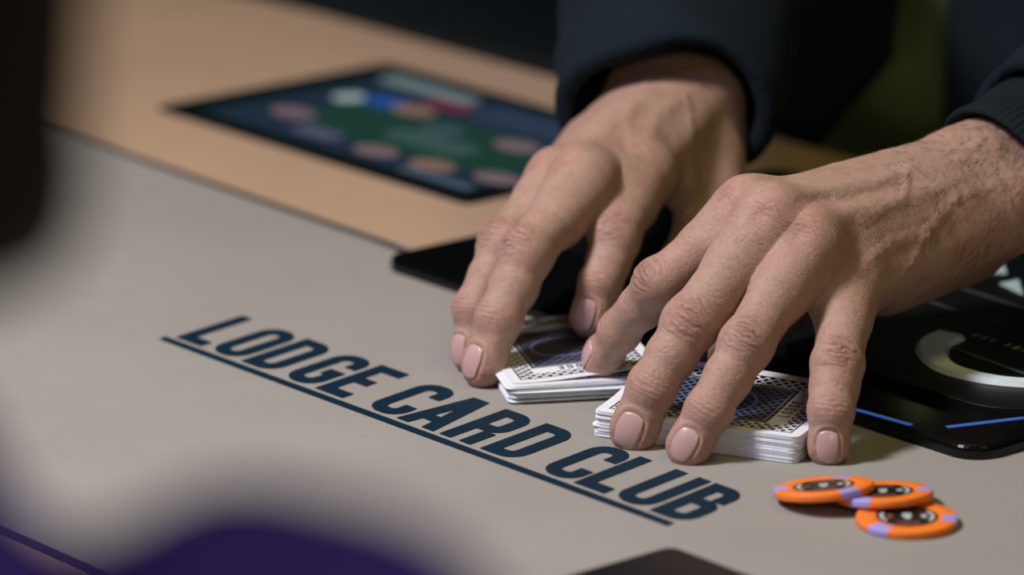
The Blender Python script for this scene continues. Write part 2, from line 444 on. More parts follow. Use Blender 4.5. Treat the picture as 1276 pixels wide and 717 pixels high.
# ------------------------------------------------------------------ embedded tablets
def tablet(name, e0, m0, e1, m1, label, lit):
    t = empty(name, T((e0 + e1) / 2, (m0 + m1) / 2), (0, 0, TA)); tag(t, label, 'tablet', 'player tablets lying on the table')
    w, h = (e1 - e0) / 2, (m1 - m0) / 2
    bm_obj('bezel', prism(rrect(-w, -h, w, h, 5), 0.3, 1.6, .5), 'bezel', t)
    s = bm_obj('screen', prism(rrect(-w + 15, -h + 11, w - 15, h - 11, 2), 1.4, 1.75), 'screen_glass' if lit else 'bezel', t)
    bm_obj('camera_dot', prism([(w - 7 + 1.8 * math.cos(a), 1.8 * math.sin(a)) for a in np.linspace(0, 6.28, 12, endpoint=False)], 1.5, 1.7), 'satin', t)
    if not lit: return t
    def emat(nm, c, k=1.0):
        if nm not in M: M[nm] = plain(nm, tuple(x * .15 for x in c), .5, .3, emit=(c, k))
        return nm
    def patch(nm, pts, mat, z): return mesh(nm, [(x, y, z - 2.75) for x, y in pts], [tuple(range(len(pts)))], mat, s)
    def oval(cx, cy, rx, ry, n=20): return [(cx + rx * math.cos(a), cy + ry * math.sin(a)) for a in np.linspace(0, 2 * math.pi, n, endpoint=False)]
    patch('screen_backdrop', rrect(-w + 26, -h + 13, w - 17, h - 13, 6), emat('screen_slate', (.010, .020, .036)), 4.56)
    patch('card_room_table', rrect(-66, -40, 102, 22, 30, 8), emat('screen_green', (.008, .034, .025)), 4.62)
    patch('table_highlight', rrect(-6, -27, 56, -5, 10, 6), emat('screen_teal', (.030, .068, .062)), 4.66)
    patch('title_bar', rrect(-98, 46, -24, 60, 5), emat('screen_pale', (.12, .17, .175)), 4.68)
    patch('blue_badge', rrect(-68, 10, -42, 28, 6), emat('screen_blue', (.012, .055, .24)), 4.69)
    patch('round_badge', oval(-75, 11, 9, 9), emat('screen_white', (.25, .32, .33)), 4.71)
    patch('red_badge', rrect(-46, 33, -12, 46, 5), emat('screen_red', (.12, .012, .035)), 4.7)
    for i, (cx, cy) in enumerate(((-68, -31), (-32, 19), (21, -48), (61, -45), (101, -37), (59, 11))):
        patch('seat_plate', oval(cx, cy, 15, 9), emat('screen_peach', (.17, .105, .080)) if i in (1, 3) else emat('screen_mauve', (.135, .095, .105)), 4.7)
    patch('side_panel', rrect(-44, -54, -10, -40, 5), emat('screen_lilac', (.062, .068, .115)), 4.67)
    patch('bottom_bar', rrect(54, -h + 14, 108, -h + 21, 3), emat('screen_grey', (.055, .080, .115)), 4.69)
    patch('corner_panel', rrect(-8, 30, 98, 58, 6), emat('screen_dusk', (.020, .032, .062)), 4.69)
    patch('dark_badge', oval(10, 4, 14, 9), emat('screen_sea', (.035, .060, .070)), 4.68)
    return t
tablet('tablet_computer', -335, 243, -85, 396, 'black tablet with a lit colourful card game screen lying behind the hands', True)
tablet('tablet_computer', 348, -171, 598, -17.5, 'dark tablet whose black corner pokes in below the underlined lettering', False)

# ------------------------------------------------------------------ card shuffler plate (own frame x = e, y = m)
sh = empty('card_shuffler', TABLE_LOC, (0, 0, TA))
tag(sh, 'black glossy card shuffler plate under the hands with silver curved trim and blue light bars', 'card shuffler')
bm_obj('base_plate', prism(rrect(-27, 143, 350, 392, 13, 8), .4, 6.0, 2.2), 'gloss', sh)
bm_obj('lid', prism(rrect(150, 178, 336, 384, 26, 8), 5.9, 9.8, .4), 'satin', sh)
bm_obj('card_slot', prism(rrect(8, 215, 118, 330, 8, 6), 6.0, 6.8, .4), 'satin', sh)
# silver U shaped trim: tapers away from its blunt start
U = [(242, 238, 15), (245, 226, 15), (252, 217, 14), (262, 209, 12), (275, 203, 10), (290, 203, 8.5), (304, 208, 7.5), (318, 220, 7), (330, 240, 7), (336, 268, 7)]
Vt, Ft = [], []
Pu = np.array([u[:2] for u in U], float)
from_pts = []
for i in range(len(U) - 1):
    for k in range(5):
        t = k / 5; a = Pu[max(0, i - 1)]; b = Pu[i]; c = Pu[i + 1]; d = Pu[min(len(U) - 1, i + 2)]
        from_pts.append((*(.5 * ((2 * b) + (-a + c) * t + (2 * a - 5 * b + 4 * c - d) * t * t + (-a + 3 * b - 3 * c + d) * t ** 3)), U[i][2] + (U[i + 1][2] - U[i][2]) * t))
from_pts.append(U[-1])
prev = None
for i, (x, y, w_) in enumerate(from_pts):
    q = np.array(from_pts[min(i + 1, len(from_pts) - 1)][:2]) - np.array(from_pts[max(i - 1, 0)][:2]); q /= np.linalg.norm(q); nn = np.array((-q[1], q[0]))
    p = np.array((x, y)); b = len(Vt)
    Vt += [(*(p + nn * w_ / 2), 10.0), (*(p + nn * w_ * .38), 12.2), (*(p - nn * w_ * .38), 12.2), (*(p - nn * w_ / 2), 10.0)]
    if i: Ft += [(b - 4 + j, b - 3 + j, b + 1 + j, b + j) for j in range(3)]
Ft += [(0, 1, 2, 3)]
o = mesh('trim_band', Vt, Ft, 'silver', sh, False); o['label'] = 'curved silver trim band'
for (a, b) in (((176, 296), (300, 291)), ((190, 270), (305, 265)), ((246, 228), (318, 222))):
    V, F = stroke([a, b], 2.0, 10.15); mesh('groove_line', V, F, 'greyline', sh)
x = 246.0
for ch in 'OUK IOPR':
    if ch != ' ':
        V, F = glyph_geo(ch, .105, 0, (x, 246 - (x - 246) * .02), 10.2); o = mesh('printed_letter', V, F, 'device_text', sh)
    x += 5.2 if ch != ' ' else 3.5
for pts in ([(280, 144.6), (310, 147.2)], [(321, 156), (334, 193)]):
    V, F = stroke(pts, 3.2, 6.15 if pts[0][0] < 300 else 6.15); o = mesh('light_bar', V, F, 'led', sh); o['label'] = 'thin blue light bar'
for pts in ([(163, 349), (181, 318), (189, 327)], [(198, 313), (199, 324), (217, 308)]):
    bm_obj('pale_sticker', prism(pts, 10.0, 10.4), 'pale_sticker', sh)

# ------------------------------------------------------------------ playing cards
CARD_T = .30
def card_mesh(name, warp=None, nx=6, ny=8):
    """rounded 63 x 88 card; origin at its front left corner, x along 63, y along 88; warp(x, y) -> height."""
    ol = rrect(0, 0, 63, 88, 3.4, 4)
    bm = bmesh.new()
    uvl = bm.loops.layers.uv.new('UVMap')
    vs = [bm.verts.new((x, y, 0)) for x, y in ol]; bm.faces.new(vs)
    for axis, n, L in ((0, nx, 63.), (1, ny, 88.)):
        for k in range(1, n):
            co = [0, 0, 0]; co[axis] = L * k / n; no = [0, 0, 0]; no[axis] = 1
            bmesh.ops.bisect_plane(bm, geom=bm.verts[:] + bm.edges[:] + bm.faces[:], plane_co=co, plane_no=no)
    base = bm.faces[:]
    r = bmesh.ops.extrude_face_region(bm, geom=base)
    for v in r['geom']:
        if isinstance(v, bmesh.types.BMVert): v.co.z = CARD_T
    bmesh.ops.recalc_face_normals(bm, faces=bm.faces)
    for f in bm.faces:
        f.material_index = 0 if f.normal.z > .5 else (2 if f.normal.z < -.5 else 1)
        for lp in f.loops: lp[uvl].uv = (lp.vert.co.x, lp.vert.co.y)
    if warp:
        for v in bm.verts: v.co.z += warp(v.co.x, v.co.y)
    bmesh.ops.scale(bm, vec=(MM, MM, MM), verts=bm.verts)
    me = bpy.data.meshes.new(name); bm.to_mesh(me); bm.free()
    for m in ('card_back', 'card_edge', 'card_white'): me.materials.append(M[m])
    return me
def put_card(me, x, y, z, rot, label, group=None, tilt=(0, 0)):
    o = bpy.data.objects.new('playing_card', me); C.objects.link(o)
    o.location = (x * MM, y * MM, z * MM); o.rotation_euler = (tilt[0], tilt[1], rot)
    return tag(o, label, 'card', group)
def card_text(card, y0, flip, z, warp=None):
    s = .118
    word = 'LODGE'; tot = len(word) * 3.9 - .6
    for i, ch in enumerate(word):
        V, F = glyph_geo(ch, s, 0, (31.5 - tot / 2 + i * 3.9, y0), 0)
        if flip: V = [(63 - a, 2 * y0 + GH * s - b, c) for a, b, c in V]
        V = [(a, b, z + (warp(a, b) if warp else 0)) for a, b, c in V]
        mesh('printed_letter', V, F, 'ink', card)

# right packet: long side faces the camera. card x axis (63) points away, y axis (88) along the front edge
RA = math.radians(-24.5)
FLR = np.array((33.0, -219.0)); NR = 34
ur = np.array((math.cos(RA), math.sin(RA))); vr = np.array((-ur[1], ur[0]))
def right_warp(i):
    k = i / (NR - 1)
    return lambda x, y: (5.5 * k ** 1.4) * (max(0, (x - 12) / 51)) ** 1.6 * (1.0 if y > 40 else .6 + .4 * y / 40)
for i in range(NR):
    last = i == NR - 1
    ju, jv = random.gauss(0, .22), random.gauss(0, .16); ro = random.gauss(0, .004)
    if i < 15: ju -= .5; jv -= .5
    if i in (14, 15): ju -= 1.2
    zz = .35 + i * .325
    # origin at the right-hand front corner so that x -> away from the camera, y -> towards the left
    p = FLR + ur * (88 + ju) + vr * jv
    w = right_warp(i)
    me = card_mesh('playing_card', w)
    rot = math.atan2(vr[1], vr[0]) + ro
    # local y must run along -ur: rotate so local x = vr, local y = vr x 90deg = -ur
    o = put_card(me, p[0], p[1], zz, rot,
                 'dark patterned card with white border, top of the squared packet under three fingertips' if last else
                 'lowest card of the squared packet, lying on the cloth near the orange chips' if i == 0 else
                 'white edged card stacked inside the squared packet below its patterned top card',
                 'cards stacked in the squared packet under the left hand')
    if last:
        card_text(o, 12.6, False, CARD_T + .05, w); card_text(o, 70.5, True, CARD_T + .05, w)

# left packet: short side faces the camera, looser
LA = math.radians(10.5); FLL = np.array((-0.6, -176.5)); NL = 18
ul = np.array((math.cos(LA), math.sin(LA))); vl = np.array((-ul[1], ul[0]))
zz = .4
for i in range(NL):
    gap = .33 + (.5 if i in (3, 4) else 0) + (.25 if i in (8, 13) else 0)
    zz += gap
    ju, jv = random.gauss(-.6, .5), random.gauss(0, .7); ro = math.radians(random.gauss(0, 1.0))
    if i >= NL - 3: ro += math.radians((.8, 1.6, 2.6)[i - NL + 3]); jv += (.3, .8, 1.6)[i - NL + 3]; ju += (.3, .8, 1.6)[i - NL + 3]
    p = FLL + ul * ju + vl * jv
    amp = random.uniform(.0, .35)
    w = (lambda a: lambda x, y: a * math.sin(x / 63 * math.pi))(amp)
    tilt = (0, 0)
    if i == NL - 1:
        w = lambda x, y: 4.2 * max(0.0, (x - 10) / 53) ** 1.2 * (1 - .35 * y / 88)
        zz += .25
    o = put_card(card_mesh('playing_card', w), p[0], p[1], zz, LA + ro,
                 'lifted patterned card lettered LODGE, top of the loose packet beside the nearer hand' if i == NL - 1 else
                 'lowest card of the loose packet, lying on the cloth behind the letters of CARD' if i == 0 else
                 'white edged card inside the loose packet below the lifted lettered card',
                 'cards stacked in the loose packet under the right hand')
    if i == NL - 1: card_text(o, 12.6, True, CARD_T + .05, w)

# ------------------------------------------------------------------ poker chips
CR, CT = 19.5, 3.3
def disc(r0, r1, z, a0=0, a1=2 * math.pi, n=48):
    V = []; F = []; full = abs(a1 - a0 - 2 * math.pi) < 1e-6
    for k in range(n + 1):
        a = a0 + (a1 - a0) * k / n; V += [(r0 * math.cos(a), r0 * math.sin(a), z), (r1 * math.cos(a), r1 * math.sin(a), z)]
    F = [(2 * k, 2 * k + 1, 2 * k + 3, 2 * k + 2) for k in range(n)]
    return V, F
def lathe(prof, n=72):
    V, F = [], []; k = len(prof)
    for i in range(n):
        a = 2 * math.pi * i / n; V += [(r * math.cos(a), r * math.sin(a), z) for r, z in prof]
    for i in range(n):
        for j in range(k - 1): F.append((i * k + j, ((i + 1) % n) * k + j, ((i + 1) % n) * k + j + 1, i * k + j + 1))
    F += [tuple(i * k for i in range(n))[::-1], tuple(i * k + k - 1 for i in range(n))]
    return V, F
def make_chip(loc, normal, spin, label):
    t = empty('poker_chip', loc); tag(t, label, 'poker chip', 'orange poker chips')
    z = Vector(normal).normalized(); q = Vector((0, 0, 1)).rotation_difference(z) @ Matrix.Rotation(spin, 3, 'Z').to_quaternion()
    t.rotation_euler = q.to_euler()
    h = CT / 2
    V, F = lathe([(16, -h), (CR - .7, -h), (CR - .2, -h + .25), (CR, -h + .7), (CR, h - .7), (CR - .2, h - .25), (CR - .7, h), (13, h), (12.2, h - .25), (11.6, h - .25)])
    mesh('chip_body', V, F, 'chip_orange', t, True)
    for k in range(3):
        a0 = math.radians(120 * k - 13); a1 = math.radians(120 * k + 13); prof = [(13.6, h + .03), (CR - .68, h + .04), (CR - .16, h - .22), (CR + .05, h - .7), (CR + .05, -h + .7), (CR - .16, -h + .22), (CR - .68, -h - .02)]
        Vs, Fs = [], []
        for i in range(7):
            a = a0 + (a1 - a0) * i / 6; Vs += [(r * math.cos(a), r * math.sin(a), zc) for r, zc in prof]
        n = len(prof); Fs = [(i * n + j, (i + 1) * n + j, (i + 1) * n + j + 1, i * n + j + 1) for i in range(6) for j in range(n - 1)]
        mesh('edge_spot', Vs, Fs, 'chip_spot', t, True)
    V, F = disc(0, 11.9, h - .1); V = V[::1]; il = mesh('inlay', V, F, 'chip_ink', t); il['label'] = 'black printed centre inlay'; il.rotation_euler = (0, 0, -spin)
    for a0, a1, mt, r0, r1 in ((-.6, .6, 'chip_pale', 9.0, 10.6), (math.pi - .6, math.pi + .6, 'chip_pale', 9.0, 10.6), (-.3, .3, 'chip_pale', 5.4, 7.6), (math.pi - .3, math.pi + .3, 'chip_rust', 5.4, 7.6), (.95, 2.2, 'chip_rust', 7.6, 9.6), (-2.1, -1.05, 'chip_rust', 7.6, 9.6)):
        V, F = disc(r0, r1, h - .05, a0, a1, 14); mesh('inlay_print', V, F, mt, il)
    sc = [(-1.6, 3.4), (1.6, 3.4), (1.9, 0), (.8, -3.8), (-.8, -3.8), (-1.9, 0)]
    mesh('inlay_emblem', [(a, b, h - .03) for a, b in sc], [tuple(range(6))[::-1]], 'chip_pale', il)
    return t
c3 = np.array((150.6, -328.5)); c2 = np.array((143.0, -306.0)); c1 = np.array((120.4, -303.5))
make_chip((*c3, CT / 2 + .3), (0, 0, 1), math.radians(-130), 'orange chip lying flat on the cloth, partly under the middle leaning chip')
d2 = unit(c3 - c2); a2 = math.radians(7.2)
z2 = .5 + CR * math.sin(a2) + CT / 2 * math.cos(a2)
make_chip((*c2, z2), (-d2[0] * math.sin(a2), -d2[1] * math.sin(a2), math.cos(a2)), math.radians(-122), 'middle orange chip leaning between the flat chip and the leftmost chip')
d1 = unit(np.array((.52, -.85))); a1_ = math.radians(9.6)
z1 = .5 + CR * math.sin(a1_) + CT / 2 * math.cos(a1_) + .6
make_chip((*c1, z1), (-d1[0] * math.sin(a1_), -d1[1] * math.sin(a1_), math.cos(a1_)), math.radians(-60), 'uppermost orange chip, nearest the little finger, tipped onto the middle chip')

# ------------------------------------------------------------------ hands
HAND_L = {"index": [[95.4, -176.0, 81.9], [60.1, -184.0, 55.0], [44.3, -166.0, 28.8], [36.3, -157.0, 14.4]], "middle": [[104.4, -192.0, 82.9], [71.4, -217.0, 47.0], [56.2, -228.0, 24.1], [48.6, -230.0, 6.2]], "ring": [[119.1, -198.0, 73.8], [93.3, -233.0, 43.4], [78.0, -247.0, 20.0], [69.7, -250.0, 5.9]], "pinky": [[137.5, -190.0, 56.7], [129.6, -232.0, 34.4], [126.7, -247.0, 20.3], [125.4, -251.0, 5.9]], "wrist": [[197.1, -118.0, 76.0]], "elbow": [[384.4, 60.0, 140.4]], "heel": [[190.9, -112.0, 51.7], [152.9, -160.0, 48.8]], "thumb": [[169.3, -95.0, 61.4], [133.0, -110.0, 41.6], [106.2, -140.0, 25.7], [90.5, -158.0, 17.1]]}
HAND_R = {"index": [[56.2, -54.0, 66.2], [43.9, -100.0, 49.4], [37.3, -112.0, 34.4], [32.9, -117.0, 20.0]], "middle": [[29.8, -82.0, 69.3], [6.0, -127.0, 50.6], [-5.4, -142.0, 27.3], [-12.4, -148.0, 8.1]], "ring": [[18.7, -62.0, 63.3], [-3.4, -104.0, 48.7], [-15.6, -121.0, 25.4], [-17.9, -127.0, 7.8]], "pinky": [[18.2, -36.0, 51.0], [2.4, -72.0, 35.2], [-2.8, -84.0, 18.2], [-4.8, -87.0, 3.6]], "wrist": [[72.4, 22.0, 83.4]], "elbow": [[94.6, 250.0, 171.7]], "heel": [[32.7, 0.0, 62.4], [21.7, -35.0, 55.1]], "thumb": [[86.6, 14.0, 64.3], [88.0, -12.0, 47.2], [79.8, -45.0, 32.4], [67.2, -70.0, 22.4]]}
FN = ('index', 'middle', 'ring', 'pinky')
class Hand:
    def __init__(s, J, rad, dors, lat, wdor, thumb_r, thumb_dor, side):
        s.J = {k: np.array(J[k], float) for k in FN + ('thumb',)}
        s.heel = np.array(J['heel'], float); s.W = np.array(J['wrist'][0], float); s.E = np.array(J['elbow'][0], float)
        s.rad = rad; s.rad['thumb'] = thumb_r; s.side = side
        s.lat = unit(lat); s.wd = unit(wdor)
        ax = unit(s.E - s.W); s.wd = unit(s.wd - ax * (s.wd @ ax)); s.lat = unit(s.lat - ax * (s.lat @ ax) - s.wd * (s.lat @ s.wd))
        s.dors = {k: unit(v) for k, v in dors.items()}; s.dors['thumb'] = unit(thumb_dor)
        s.ax = ax
    def frame(s, k, i):
        """frame of segment i (0..2) of finger k: axis, dorsal, lateral."""
        j = s.J[k]; a = unit(j[i + 1] - j[i]); n = s.dors[k]; n = unit(n - a * (n @ a)); return a, n, np.cross(a, n)
    def finger(s, k, P):
        j, r = s.J[k], s.rad[k]
        a0, n0, _ = s.frame(k, 0); a1, n1, _ = s.frame(k, 1); a2, n2, _ = s.frame(k, 2)
        m01 = (j[0] + j[1]) * .5; m12 = (j[1] + j[2]) * .5
        d = smin(rc(P, j[0], m01, r[0], (r[0] + r[1]) * .485), rc(P, m01, j[1], (r[0] + r[1]) * .485, r[1] * .95), 2)
        d = smin(d, rc(P, j[1], m12, r[1] * .95, (r[1] + r[2]) * .475), 4)
        d = smin(d, rc(P, m12, j[2], (r[1] + r[2]) * .475, r[2] * .97), 2)
        tip = rc(P, j[2], j[3], r[2] * .97, r[3])
        q = P - j[3]
        tip = smax(tip, q @ n2 - r[3] * .86 + (q @ a2) * .10, 4.5)
        d = smin(d, tip, 3)
        d = smin(d, sph(P, j[1] + n1 * 1.2, r[1] * .93), 4)                       # knuckle
        d = smin(d, sph(P, j[2] + n2 * .5, r[2] * .93), 3)
        d = smin(d, sph(P, m01 - n0 * 2.5, r[1] * .92), 5)                        # pads
        d = smin(d, sph(P, m12 - n1 * 1.8, r[2] * .95), 4)
        d = smin(d, sph(P, j[3] - n2 * 1.2 - a2 * 2, r[3] * .93), 4)
        return d
    def palm(s, P):
        W, lat, wd = s.W, s.lat, s.wd; J = s.J
        off = dict(index=-15, middle=-5, ring=5, pinky=14)
        d = None
        for k in FN:
            a, n, _ = s.frame(k, 0); b = W + lat * off[k] + wd * (2.5 if k in ('middle', 'ring') else 0)
            e = rc(P, b, J[k][0] - n * 1.5, 14.5, s.rad[k][0] * .97)
            d = e if d is None else smin(d, e, 6)
        for k in FN:                                                                # knuckle heads and tendons
            a, n, _ = s.frame(k, 0); j0 = J[k][0]
            d = smin(d, sph(P, j0 + n * 1.6 - a * 2.5, s.rad[k][0] * .80), 7)
            d = smin(d, rc(P, j0 + n * (s.rad[k][0] - 2.2) - a * 6, W + wd * 14 + lat * off[k] * .45, 1.4, 1.3), 8)
        for k1, k2 in zip(FN[:-1], FN[1:]):                                         # flesh between the metacarpals
            n = unit(s.frame(k1, 0)[1] + s.frame(k2, 0)[1]); mid = (J[k1][0] + J[k2][0]) * .5
            d = smin(d, rc(P, W + lat * (off[k1] + off[k2]) * .5, mid - n * 2.2, 14, s.rad[k1][0] * .86), 6)
        for k1, k2 in zip(FN[:-1], FN[1:]):                                         # webs
            a, n, _ = s.frame(k1, 0); b, n_, _ = s.frame(k2, 0)
            p1 = J[k1][0] + (J[k1][1] - J[k1][0]) * .26 - n * 2; p2 = J[k2][0] + (J[k2][1] - J[k2][0]) * .26 - n_ * 2
            d = smin(d, rc(P, p1, p2, 7.2, 7.2), 5)
        pm = -s.frame('middle', 0)[1]
        th = J['thumb']
        d = smin(d, rc(P, W + lat * -14 - wd * 6, th[1], 15, 13), 9)                # thenar
        d = smin(d, rc(P, th[0], (J['index'][0] + th[1]) * .5, 13, 10), 8)
        d = smin(d, rc(P, W + lat * 14 - wd * 7, J['pinky'][0] + pm * 8, 14, 11), 8)  # hypothenar
        d = smin(d, rc(P, W - wd * 4, (J['middle'][0] + J['ring'][0]) * .5 + pm * 8, 12, 11), 8)
        d = smin(d, rc(P, s.heel[0], s.heel[1], *s.heel_r), 10)
        F = s.W + s.ax * 95                                                         # forearm
        d = smin(d, rc(P, W + lat * -11, F + lat * -13, 16.5, 22), 10)
        d = smin(d, rc(P, W + lat * 11, F + lat * 12, 16, 21), 10)
        d = smin(d, sph(P, W + lat * 15 + s.ax * 14 + wd * 7, 10), 8)               # ulna head
        return d
    def __call__(s, P):
        p = s.palm(P); d = p.copy()
        for k in FN: d = np.minimum(d, smin(s.finger(k, P), p, 13))
        t = s.thumb(P); return np.minimum(d, smin(t, p, 10))
    def thumb(s, P):
        j, r = s.J['thumb'], s.rad['thumb']; _, n2, _ = s.frame('thumb', 2)
        d = smin(rc(P, j[0], j[1], r[0], r[1]), rc(P, j[1], j[2], r[1], r[2]), 4)
        t = smax(rc(P, j[2], j[3], r[2], r[3]), (P - j[3]) @ n2 - r[3] * .85, 4)
        return smin(d, t, 3)
    # ---- relief, pigment, and shade painted into creases and dimples
    def detail(s, P, N):
        h = wob(P, 26, 3) * .22 + wob(P, 9, 4) * .07
        tint = np.tile(np.array((.345, .232, .172)), (len(P), 1))
        def blend(w, c):
            nonlocal tint; w = np.clip(w, 0, 1)[:, None]; tint = tint * (1 - w) + np.array(c) * w
        fd = np.stack([s.finger(k, P) for k in FN], 1); own = fd.argmin(1); on = fd.min(1) < 2.5
        wx = wob(P, 7, 11) * .5; wy = wob(P, 5, 12) * .4
        for fi, k in enumerate(FN):
            j, r = s.J[k], s.rad[k]; me = (own == fi) & on
            for ji in (1, 2):
                a = unit(unit(j[ji] - j[ji - 1]) + unit(j[ji + 1] - j[ji])); n = s.dors[k]; n = unit(n - a * (n @ a)); b = np.cross(a, n)
                q = P - j[ji]; sx = q @ a; t = q @ b; dm = np.clip((N @ n) * 1.6 - .1, 0, 1) * me
                if ji == 1:
                    sc = r[1] / 10.5
                    rho = np.sqrt((sx / sc) ** 2 + (t / sc * .80) ** 2) + wx * .8
                    env = np.exp(-((rho - 5.2) / 3.3) ** 2) * np.exp(-(t / sc / 8.5) ** 4) * np.clip(.35 + np.abs(sx) / 5, 0, 1)
                    core = np.exp(-(rho / 5.0) ** 2); h += dm * core * .30
                    blend(dm * np.exp(-(rho / 8.5) ** 2) * .5, (.335, .165, .130))
                    rs = np.random.default_rng(fi * 7 + (3 if s.side == 'L' else 50))
                    for c in (-9.2, -7.0, -5.0, -3.2, -1.4, .5, 2.4, 4.4, 6.4, 8.6):
                        c = (c + rs.normal() * .3) * sc; A = rs.uniform(.42, .80) * math.exp(-(c / 8.5) ** 2); tw = rs.uniform(4.5, 7.5) * sc; t0 = rs.normal() * 1.4
                        line = sx - c * (1 - .42 * np.clip(np.abs(t) / (8 * sc), 0, 1.2) ** 2) + wx * .9 + wy * .8 + rs.normal() * .09 * t
                        g = np.exp(-(line / .62) ** 2) * np.exp(-((t - t0) / tw) ** 4)
                        h -= dm * A * g; blend(dm * g * A * 1.25, (.13, .055, .04))  # groove is carved, and its shade painted dark into the tint
                else:
                    for c, A in ((-3.3, .26), (-1.2, .38), (.9, .40), (3.0, .24), (5.0, .14)):
                        g = np.exp(-((sx - c + wy + t * t * .012) / .62) ** 2) * np.exp(-(t / (r[2] * .75)) ** 2)
                        h -= dm * A * g; blend(dm * g * .22, (.28, .12, .08))  # end joint creases also carry painted shade in the tint
                    blend(dm * np.exp(-(sx / 6) ** 2) * .25, (.35, .18, .14))
            # fine skin lines across the back of the finger
            for si in (0, 1):
                a, n, b = s.frame(k, si); q = P - j[si]; sx = q @ a; t = q @ b; L_ = np.linalg.norm(j[si + 1] - j[si])
                dm = np.clip((N @ n) * 1.5 - .1, 0, 1) * me * (sx > 2) * (sx < L_ - 3)
                ph = (sx + .02 * t * t + wx * 1.6 + wy * 1.2) / (2.1 if si else 2.5)
                h -= dm * (.13 + .08 * np.sin(sx * .5 + wx * 3)) * np.clip(np.sin(2 * math.pi * ph), 0, 1) ** 2 * np.clip(1.1 - (t / (r[1] * .8)) ** 2, 0, 1)
            # palmar flexion side and fingertip colour
            a, n, b = s.frame(k, 2); q = P - j[3]; sx = q @ a
            blend(me * np.clip((sx + 9) / 12, 0, 1) * .55, (.41, .215, .17))
            # nail fold
            t = q @ b; w = q @ n; u = (sx + .5) / (r[3] * .82); v = t / (r[3] * .62)
            rho = (np.abs(u) ** 2.6 + np.abs(v) ** 2.6) ** (1 / 2.6)
            h += me * (w > 0) * (.42 * np.exp(-((rho - 1.2) / .13) ** 2) * (u < .55) - .25 * (rho < 1.0))
            # knuckle head
            a, n, b = s.frame(k, 0); q = P - j[0]; sx = q @ a; t = q @ b; dm = np.clip(N @ n, 0, 1) * (np.abs(q @ n) < 26)
            g = np.exp(-(sx / 9) ** 2 - (t / 9) ** 2)
            blend(dm * g * .5, (.36, .170, .135))
            h += dm * np.exp(-((sx - 3) / 9) ** 2 - (t / 8) ** 2) * .13 * np.sin(2 * math.pi * (sx + wx * 1.5) / 2.1)
            h -= dm * 1.3 * np.exp(-((sx - 5) / 4.5) ** 2 - ((t - 2) / 5) ** 2); blend(dm * np.exp(-((sx - 5) / 5.0) ** 2 - ((t - 2) / 5) ** 2) * .25, (.30, .135, .095))  # carved dimple, with shade put into its tint
        # veins over the back of the hand
        A = s.ax * -1; q = P - s.W; u = q @ unit(s.J['middle'][0] - s.W); v = q @ s.lat
        dm = np.clip((N @ s.wd) * 1.5, 0, 1) * ~on
        for pts in s.veins:
            dist = np.full(len(P), 99.)
            for (u0, v0), (u1, v1) in zip(pts[:-1], pts[1:]):
                du, dv = u1 - u0, v1 - v0; tt = np.clip(((u - u0) * du + (v - v0) * dv) / (du * du + dv * dv), 0, 1)
                dist = np.minimum(dist, np.hypot(u - u0 - du * tt + wx * 1.2, v - v0 - dv * tt + wy * 1.2))
            h += dm * s.vein_h * np.exp(-(dist / 2.4) ** 2); blend(dm * np.exp(-(dist / 2.4) ** 2) * .18, (.34, .23, .18))
        # crease lines at the wrist side
        h += np.clip(-(N @ s.wd), 0, 1) * 0
        blend(np.clip(-(N @ s.dors['middle']) * 1.2 - .2, 0, 1) * .35, (.40, .25, .185))
        return h, tint
    def build(s):
        pts = np.concatenate([s.J[k] for k in s.J] + [s.W[None], (s.W + s.ax * 80)[None]])
        lo, hi = pts.min(0) - 34, pts.max(0) + 34
        V, F = surface_nets(s, lo, hi, 1.02)
        V = relax(V, F, 1, .4); V = project(s, V, F, 2)
        V, F = subdivide(V, F); V = project(s, V, F, 1)
        N = vnormals(V, F); N = vnormals(V, F)
        h, tint = s.detail(V, N)
        # keep the palm and pads off the cards and the cloth
        V = V + N * h[:, None]
        return V, F, tint
    def nail(s, k, parent):
        j, r = s.J[k], s.rad[k]; a, n, b = s.frame(k, 2); R = r[3]
        nu, nv = 15, 13; V = []; col = []
        L, Wd = R * .80, R * .58
        us = np.linspace(-1, 1, nu); vs = np.linspace(-1, 1, nv)
        G = []
        for u in us:
            for v in vs:
                uu = u * math.sqrt(1 - .30 * v * v); vv = v * math.sqrt(1 - (.34 if u < 0 else .20) * u * u)
                G.append((uu, vv))
        G = np.array(G)
        ang = G[:, 1] * Wd / R * 1.05
        D = np.cos(ang)[:, None] * n + np.sin(ang)[:, None] * b
        base = j[3] + np.outer(G[:, 0] * L - .4, a)
        t = np.full(len(G), R * 2.2)
        for _ in range(40): t -= np.clip(s.finger(k, base + D * t[:, None]), -.6, 1.5) * .8
        lift = .30 - .25 * np.clip(-G[:, 0] - .55, 0, 1) + .10 * np.clip(G[:, 0], 0, 1)
        top = base + D * (t + lift)[:, None]; bot = base + D * (t - .5)[:, None]
        idx = lambda i, m: i * nv + m
        Fq = [(idx(i, m), idx(i + 1, m), idx(i + 1, m + 1), idx(i, m + 1)) for i in range(nu - 1) for m in range(nv - 1)]
        rim = [idx(0, m) for m in range(nv)] + [idx(i, nv - 1) for i in range(1, nu)] + [idx(nu - 1, m) for m in range(nv - 2, -1, -1)] + [idx(i, 0) for i in range(nu - 2, 0, -1)]
        nb = len(G); V = np.concatenate([top, bot]); k_ = len(rim)
        Fq += [(rim[i], rim[(i + 1) % k_], rim[(i + 1) % k_] + nb, rim[i] + nb) for i in range(k_)]
        o = from_np('fingernail', V, Fq, 'nail', parent)
        c = np.zeros((len(V), 4)); c[:, 3] = 1
        u2 = np.concatenate([G[:, 0], G[:, 0]])
        f1 = np.clip((u2 - .80) / .12, 0, 1)[:, None]; f0 = np.clip((-u2 - .55) / .3, 0, 1)[:, None] * .45
